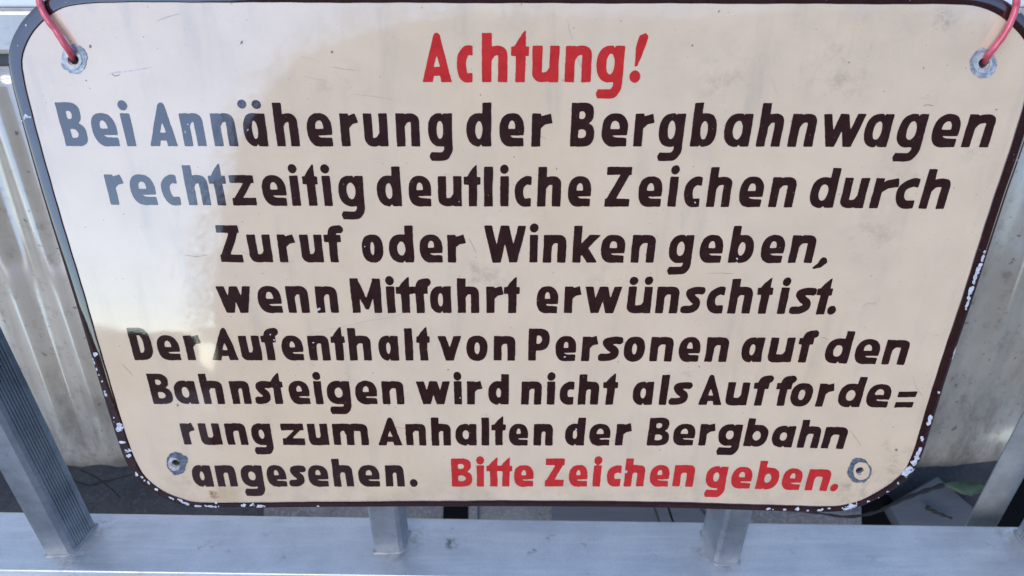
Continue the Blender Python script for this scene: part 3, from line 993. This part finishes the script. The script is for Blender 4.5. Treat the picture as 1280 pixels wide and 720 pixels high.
ZL = 0.0002
WORDS = 0
for ln in LINES:
    for colr, txt in ln['words']:
        verts, faces = [], []
        tok = txt.split(); i = 0; org = 0
        while i < len(tok):
            if tok[i].startswith('@'):
                org = int(tok[i][1:]); i += 1; continue
            ch, l, r_ = tok[i], float(tok[i + 1]), float(tok[i + 2]); i += 3
            x0, x1 = org + l / 4, org + r_ / 4
            W = x1 - x0; H, w, asc, desc = ln['H'], ln['w'], ln['asc'], ln['desc']
            w = w * rng.uniform(.97, 1.03)
            yb = interp(ln['base'], (x0 + x1) / 2)
            slope_b = (interp(ln['base'], x1 + 8) - interp(ln['base'], x0 - 8)) / (W + 16)
            g = 0.62
            gx = np.arange(-3, W + 3 + g, g); gy = np.arange(desc - 3, asc * 1.08 + 3, g)
            X, Y = np.meshgrid(gx, gy)
            D = glyph(ch, X + wobble(X, Y, .22, .16), Y + wobble(X, Y, .16, .16), W, H, w, asc, desc)
            # brush softened corners
            Dp = np.pad(D, 1, mode='edge')
            D = (Dp[1:-1, 1:-1] * 4 + (Dp[:-2, 1:-1] + Dp[2:, 1:-1] + Dp[1:-1, :-2] + Dp[1:-1, 2:]) * 2 + Dp[:-2, :-2] + Dp[2:, 2:] + Dp[:-2, 2:] + Dp[2:, :-2]) / 16
            D = D - .12 + wobble(X, Y, .10, .7)
            xm = (x0 + x1) / 2
            if ch in 'MZBDP': s0 = H / 2
            else: s0 = H / 2
            xhi = 0.0 if ch in 'A!' else H / 2

            def to3(u, v, x0=x0, yb=yb, xhi=xhi, sb=slope_b, xm=xm, ch=ch, H=H):
                px_ = x0 + u
                sl = (px_ - 612) / (2125 - yb)
                if ch in 'A,': sl *= .45
                if ch == 'A': xh_ = 0
                else: xh_ = xhi
                px2 = px_ + (v - (0 if ch == '!' else xh_)) * sl
                if ch == 'vwW': pass
                py2 = yb - v + sb * (px_ - xm)
                q = S(px2, py2)
                return (q[0], q[1], ZL)
            contour_mesh(X, Y, D, to3, verts, faces)
        o = mesh('painted_word', verts, orient(verts, faces), M_RED if colr == 'R' else M_BROWN, sign)
        if colr == 'R': o['label'] = 'word painted in bright red'
        WORDS += 1


# ------------------------------------------------------------------ chips, eyelets, scratches on the sign
def blob(name, px, py, lx, ly, ang, mat, z, seed_amp=.5, g=0.5, thr=0.0, parent=sign, freq=.8):
    """irregular flake centred at a place of the sign: half lengths in picture pixels"""
    ext_ = max(lx, ly) + 4
    gx = np.arange(-ext_, ext_ + g, g)
    X, Y = np.meshgrid(gx, gx)
    c, s = math.cos(ang), math.sin(ang)
    A_ = X * c + Y * s; B_ = -X * s + Y * c
    D = sell(A_, B_, 0, 0, lx, ly, 2.6) + wobble(X, Y, seed_amp * min(lx, ly), freq) + wobble(X, Y, seed_amp * .4 * min(lx, ly), freq * 2.5)
    verts, faces = [], []

    def to3(u, v):
        q = S(px + u, py - v)
        d = np.linalg.norm(IN - q, axis=1); k = int(np.argmin(d))
        o_ = float(np.dot(q - IN[k], NO[k]))
        zz = z
        if o_ > -0.0004:          # follow the rolled border
            zz = z + float(np.interp(o_, [-0.0004, -.0002, .0005, .35 * BW[k, 0], .65 * BW[k, 0], .85 * BW[k, 0], BW[k, 0]], [0, .0003, .0004, .00045, .00045, .0001, -.0006]))
            if o_ > BW[k, 0]:
                q = q - NO[k] * (o_ - BW[k, 0]); zz = z - .0006
        return (q[0], q[1], zz)
    contour_mesh(X, Y, D, to3, verts, faces)
    if not faces: return None
    return mesh(name, verts, orient(verts, faces), mat, parent)


chips = [(1228, 322, 1.6, 8, -.28), (1219, 344, 2.0, 11, -.3), (1224, 334, 2.0, 6, -.3), (1213, 362, 2.2, 11, -.3), (1209, 378, 1.5, 7, -.3), (1207, 384, 1.2, 2.5, 0),
         (1193, 440, .8, 8, -.3), (1173, 490, 1.6, 1.6, 0), (1162, 525, 2.4, 6, -.25), (1152, 548, 2, 3, 0), (1148, 565, 2, 8, -.4), (1143, 577, 3, 8, -.6), (1137, 586, 4, 6, -.8), (1131, 592, 3.4, 3, -.7),
         (1122, 603, 1.5, 1.5, 0), (1110, 614, 1.8, 1, 0), (1098, 622, 1.2, 1, 0), (1085, 626, 1.6, 1.2, 0), (1064, 632, 6, 3.2, .3), (1056, 636, 5, 1.6, .1), (1036, 634.5, 1.6, 1.2, 0), (997, 635.5, 3.2, 1.7, .5), (1024, 637, 3, 1.2, 0),
         (1009, 637.5, 1.6, 1, 0), (981, 636.3, 2, 1, 0), (960, 635.5, 3, 1.3, 0), (966, 636, 1, .8, 0), (398, 632.5, 1.8, 1, 0), (325, 632, 4, 1.8, 0), (316, 630.5, 3, 1.5, .4), (304, 632, 4, 2.2, .2), (264, 632.5, 6, 1.3, -.1), (248, 632, 5, 1.2, 0),
         (270, 628, 1.5, 1.5, 0), (232, 628, 5, 1.4, -.4), (224, 624, 5, 1.3, -.4), (215, 622, 3, 1.2, -.5), (196, 611, 2.2, 1.2, -.6), (186, 603, 2.5, 1.1, -.8), (178, 596, 2, 1, -.8), (171, 592, 1.6, 2.4, .3), (181, 600, 1, 1, 0),
         (149, 532, 4.6, 4.6, .3), (155, 552, 4.6, 1.3, .05), (160, 563, 3.6, 1.8, .1), (161, 569, 3, 1.8, .3), (143, 521, 1, 1.2, 0), (133, 493, 1.8, 2, 0), (131, 489, 1.2, 1.5, 0), (128, 476, 1, 1, 0), (120, 442, 2.2, 3.4, .3), (116, 449, 1, 1.4, 0),
         (118, 453, .9, 2, .3), (121, 461, .8, 2, .3), (124, 468, .8, 1.5, .3), (33, 145, 3, 2.4, .5), (27, 151, 1, .9, 0), (46, 226, 1, 1.4, 0), (33, 31, 1.2, 1.6, 0), (23, 57, .9, .9, 0), (1272, 14, 3.5, 1.6, -.6), (37, 146, 2.5, .8, 0), (1272, 200, 1, 1, 0)]
for _ in range(46):
    k = rng.integers(0, NR)
chipc = 0
for (x, y, a_, b_, an) in chips:
    blob('enamel_chip', x, y, max(a_, .9), max(b_, .9), an, M_PRIMER, 0.00025, .32, g=.4, freq=1.1 if max(a_, b_) < 4 else .6)
# dark rim left round the larger chips, specks along the lower edge
for x0, x1, yy in ((270, 345, 632.5), (1040, 1080, 634), (960, 1050, 637.5)):
    for _ in range(3):
        x = rng.uniform(x0, x1); blob('enamel_chip', x, yy + rng.uniform(-2, 2), rng.uniform(.7, 1.2), rng.uniform(.6, 1.0), 0, M_PRIMER, 0.00022, .3, g=.35)


def eyelet(px, py, rings_):
    """rings_: (name, radius in picture px, hole radius, material, height, roughness)"""
    for (nm, r_o, r_i, mat, z, am, ox, oy) in rings_:
        g = .5
        gx = np.arange(-r_o - 5, r_o + 5, g)
        X, Y = np.meshgrid(gx, gx)
        D = disc(X, Y, (ox, oy), r_o * .92, r_o) + wobble(X, Y, am, .35) + wobble(X, Y, am * .4, .9)
        hr = r_i
        D = np.maximum(D, -(disc(X, Y, (0, 0), hr, hr * .95) + wobble(X, Y, am * .25, .5)))
        verts, faces = [], []
        def to3(u, v):
            q = S(px + u, py - v); return (q[0], q[1], z)
        contour_mesh(X, Y, D, to3, verts, faces)
        o = mesh(nm, verts, orient(verts, faces), mat, sign)
        m = o.modifiers.new('thick', 'SOLIDIFY'); m.thickness = z - .0001; m.offset = -1


eyelet(92.5, 74.5, [('eyelet_ring', 18, 7.2, M_ZINC, .0005, .9, .5, 1.0), ('eyelet_rim', 11.5, 7.0, M_ZPALE, .0010, .6, 0, -.5)])
eyelet(1229, 79, [('eyelet_ring', 18.5, 7.2, M_ZINC, .0005, .7, 0, 0), ('eyelet_rim', 13, 7.0, M_ZPALE, .0010, .4, -1.5, 1)])
eyelet(220, 578.5, [('eyelet_ring', 14, 5.2, M_ZDARK, .0005, .9, 1, 0), ('eyelet_rim', 8.5, 5.2, M_ZPALE, .0009, .7, -2.2, -1.2)])
eyelet(1074.5, 588, [('eyelet_ring', 15.5, 5.2, M_ZDARK, .0005, .9, -.5, 0), ('eyelet_rim', 11, 5.2, M_CREAM, .0009, .3, 1.8, 0)])

t = NT('scratch_grey'); M_SCR = t.set(color=(0.42, 0.37, 0.32), rough=.6)
t = NT('scratch_dark'); M_SCD = t.set(color=(0.22, 0.17, 0.14), rough=.6)


def scratch(pts, wpx, mat):
    pts = catmull([(x, y) for x, y in pts], 5)
    v, f = [], []
    n = len(pts)
    for i, p in enumerate(pts):
        d = pts[min(i + 1, n - 1)] - pts[max(i - 1, 0)]; d /= np.linalg.norm(d)
        nn = np.array([-d[1], d[0]]); ww = wpx * .5 * (math.sin(math.pi * (i + .5) / (n + .5)) ** .5) * rng.uniform(.6, 1.2)
        for s_ in (-1, 1):
            q = S(*(p + nn * ww * s_)); v.append((q[0], q[1], .00012))
    for i in range(n - 1): f.append((2 * i, 2 * i + 1, 2 * i + 3, 2 * i + 2))
    mesh('scratch', v, orient(v, f), mat, sign)


scratch([(135, 93), (148, 90), (166, 88), (190, 84)], 1.5, M_PRIMER)
scratch([(140, 92), (144, 95), (150, 93)], 1.1, M_SCD)
scratch([(196, 26), (210, 21), (224, 17)], .8, M_SCR)
scratch([(414, 83), (428, 86), (446, 88)], .9, M_SCR)
scratch([(440, 117), (470, 121), (500, 126)], .6, M_SCR)
scratch([(380, 95), (395, 99), (408, 100)], .7, M_SCR)
scratch([(709, 24), (712, 38), (716, 50)], 1.0, M_SCR)
scratch([(722, 72), (728, 88)], 1.1, M_SCR)
scratch([(586, 298), (591, 307), (595, 316)], 1.2, M_SCR)
scratch([(432, 408), (460, 401), (485, 397), (510, 390)], .6, M_SCR)
scratch([(382, 420), (410, 412), (432, 408)], .5, M_SCR)
scratch([(1078, 384), (1084, 379), (1092, 380), (1094, 377)], 1.3, M_SCR)
scratch([(1154, 133), (1158, 131), (1167, 132)], .9, M_SCD)
for _ in range(26):
    x, y = rng.uniform(150, 1150), rng.uniform(20, 600); a_ = rng.normal(0.15, .5); L = rng.uniform(6, 34)
    bnd = rng.uniform(-.15, .15)
    scratch([(x, y), (x + L / 2 * math.cos(a_), y + L / 2 * math.sin(a_)), (x + L * math.cos(a_ + bnd), y + L * math.sin(a_ + bnd))], rng.uniform(.35, .6), M_SCR if rng.random() < .6 else M_SCD)
for (x, y, r_) in ((113, 58, 1.6), (108, 101, 1.2), (415, 65, 1.6), (302, 53, 2.2), (865, 57, 1.5), (899, 14, 1.2), (1061, 78, 1.2), (696, 211, 1.4), (303, 277, 1.2), (222, 507, 1.6), (1120, 562, 1.9), (898, 15, 1), (458, 160, .9), (1245, 137, 1.2), (874, 458, 1.0), (560, 462, 1.1), (773, 452, .9)):
    blob('paint_nick', x, y, r_, r_ * .7, rng.uniform(0, 3), M_SCD, .00015, .4, g=.4)
# small light knocks in the painted letters
for (x, y, r_) in ((232, 164, 1.6), (235, 155, 1.2), (310, 162, .9), (456, 308, 1), (328, 365, 1), (392, 428, 1), (399, 386, 2), (343, 425, 1), (338, 418, .8), (574, 252, .8), (869, 253, 1.2), (706, 446, 1.2), (783, 589, 1.8), (921, 323, 1), (575, 497, 1), (720, 536, .9), (302, 165, .7)):
    blob('paint_nick', x, y, r_, r_ * .6, rng.uniform(0, 3), M_PRIMER, .00035, .5, g=.35)

# ------------------------------------------------------------------ cords
def cord(pxs, label):
    """pxs: (x, y, height above the sign)"""
    path = []
    for x, y, h in pxs:
        p = on_plane(x, y, P0, SN, h)
        path.append(p)
    # over the top rail and down behind it
    last = path[-1]
    for ang in (200, 150, 100, 60, 20, -30, -80):
        q = R(ang)
        path.append(np.array([last[0], rail_c[1] + .0195 * math.cos(q), rail_c[2] + .0195 * math.sin(q)]))
    path = catmull(path, 8)
    base = path[0]
    rr = [0.00205 * (1 + .04 * math.sin(i * .9)) for i in range(len(path))]
    v, f = tube([p - base for p in path], rr, 12)
    o = mesh('red_cord', v, f, M_CORD, None, RIG @ Matrix.Translation(Vector(base)), smooth=True)
    tag(o, label, 'cord', 'red cords holding the sign')


cord([(92, 75, -.008), (91, 72.5, -.002), (87.5, 65, .0035), (80, 54, .0045), (70, 38, .004), (60, 25, .004), (52, 10, .003), (48, -8, .002)], 'red plastic cord threaded through the upper left eyelet of the sign')
cord([(1230, 79, -.008), (1231, 76, -.002), (1235.5, 69, .0035), (1244, 58, .005), (1255, 43, .005), (1264, 26, .004), (1270, 8, .003), (1271, -10, .002)], 'red plastic cord threaded through the upper right eyelet of the sign')

# ------------------------------------------------------------------ unseen shapes added behind the camera to bound the sky reflection in the enamel
def refl(x, y, dist):
    """where a look into the enamel at this place lands on the wall line y = -dist"""
    p = on_plane(x, y, P0, SN); d = p / np.linalg.norm(p)
    rd = d - 2 * np.dot(d, SN) * SN
    pw = RIG @ Vector(p); rw = RIG.to_3x3() @ Vector(rd)
    t_ = (-dist - pw.y) / rw.y
    return pw.x + rw.x * t_, pw.z + rw.z * t_


SH = 7.0
prof = [refl(x, y, SH) for x, y in ((272, 430), (276, 300), (288, 220), (315, 150), (352, 98), (400, 62), (470, 36), (560, 24), (680, 20), (900, 18), (1150, 20), (1400, 40))]
prof = catmull([np.array(p) for p in prof], 5)
prof = [(float(prof[0][0]), GZ)] + [(float(p[0]), float(p[1])) for p in prof] + [(float(prof[-1][0]) + 1.5, 1.5), (float(prof[-1][0]) + 1.6, GZ)]
blocker = empty('reflection_blocker', Matrix.Translation(Vector((0, -SH, GZ))))  # added unseen shape that darkens part of the sky reflection
tag(blocker, 'unseen dark blocker with a rounded top, added to mask the sky reflection', 'blocker')
v = [(x, 0, z - GZ) for x, z in prof] + [(x, -6, z - GZ) for x, z in prof]
n = len(prof)
mesh('blocker_front', v, [tuple(range(n)), tuple(range(n, 2 * n))[::-1]], M_BLOCKER, blocker)
mesh('blocker_top', v, [(i, i + 1, n + i + 1, n + i) for i in range(n - 1)], M_BLOCKER_TOP, blocker)
# leaf cards added to soften the edge of the reflection blocker
iv_v, iv_f = [], []
P2 = np.array([(p[0], p[1]) for p in prof[1:-2]])
L2 = np.r_[0, np.cumsum(np.linalg.norm(np.diff(P2, axis=0), axis=1))]
for _ in range(14000):
    q = rng.uniform(0, L2[-1])
    x = np.interp(q, L2, P2[:, 0]); z = np.interp(q, L2, P2[:, 1])
    q2 = min(q + .05, L2[-1]); q1 = q2 - .1
    tx, tz = np.interp(q2, L2, P2[:, 0]) - np.interp(q1, L2, P2[:, 0]), np.interp(q2, L2, P2[:, 1]) - np.interp(q1, L2, P2[:, 1])
    l_ = math.hypot(tx, tz) + 1e-9
    nx_, nz_ = -tz / l_, tx / l_
    o_ = abs(rng.normal(0, .19)) - .02
    c_ = np.array([x + nx_ * o_, rng.uniform(-.3, .08), z + nz_ * o_ - GZ])
    e1 = rng.normal(0, 1, 3); e1 /= np.linalg.norm(e1); e2 = np.cross(e1, rng.normal(0, 1, 3)); e2 /= np.linalg.norm(e2)
    r_ = rng.uniform(.012, .024); b_ = len(iv_v)
    iv_v += [c_ + e1 * r_, c_ + e2 * r_ * .7, c_ - e1 * r_, c_ - e2 * r_ * .7]
    iv_f.append((b_, b_ + 1, b_ + 2, b_ + 3))
o = mesh('blocker_fringe', iv_v, iv_f, M_BLOCKER_GREEN)
o.location = (0, -SH, GZ)
tag(o, kind='stuff')
# unseen strip added to give the sky reflection its skyline edge
HD = 38.0
hp = [(-420, 420), (-200, 410), (-60, 417), (0, 416), (40, 415), (85, 417), (100, 421), (112, 414), (119, 410), (132, 413), (150, 417), (160, 417), (163, 424), (200, 421), (232, 424), (236, 456), (262, 462), (290, 462), (420, 455), (700, 440), (1500, 440)]
hx, top = [], []
for (a, b) in zip(hp[:-1], hp[1:]):
    nn_ = max(2, int(abs(b[0] - a[0]) / 2.5))
    for k in range(nn_):
        x_, y_ = a[0] + (b[0] - a[0]) * k / nn_, a[1] + (b[1] - a[1]) * k / nn_ + rng.uniform(-1.3, 1.3)
        wx, wz = refl(x_, y_, HD)
        hx.append(wx); top.append(max(.3, wz - GZ))
v = []
for d_ in (0, -1.5):
    v += [(x, -HD + d_, GZ) for x in hx] + [(x, -HD + d_, GZ + h_) for x, h_ in zip(hx, top)]
n = len(hx)
f = [(i, i + 1, n + i + 1, n + i) for i in range(n - 1)] + [(2 * n + i + 1, 2 * n + i, 3 * n + i, 3 * n + i + 1) for i in range(n - 1)] + [(n + i, n + i + 1, 3 * n + i + 1, 3 * n + i) for i in range(n - 1)]
o = mesh('skyline_strip', v, f, M_BLOCKER_GREEN)
tag(o, 'unseen dark strip with a ragged top, added as skyline of the reflection', 'skyline_strip')
print('words', WORDS, 'objects', len(bpy.data.objects))
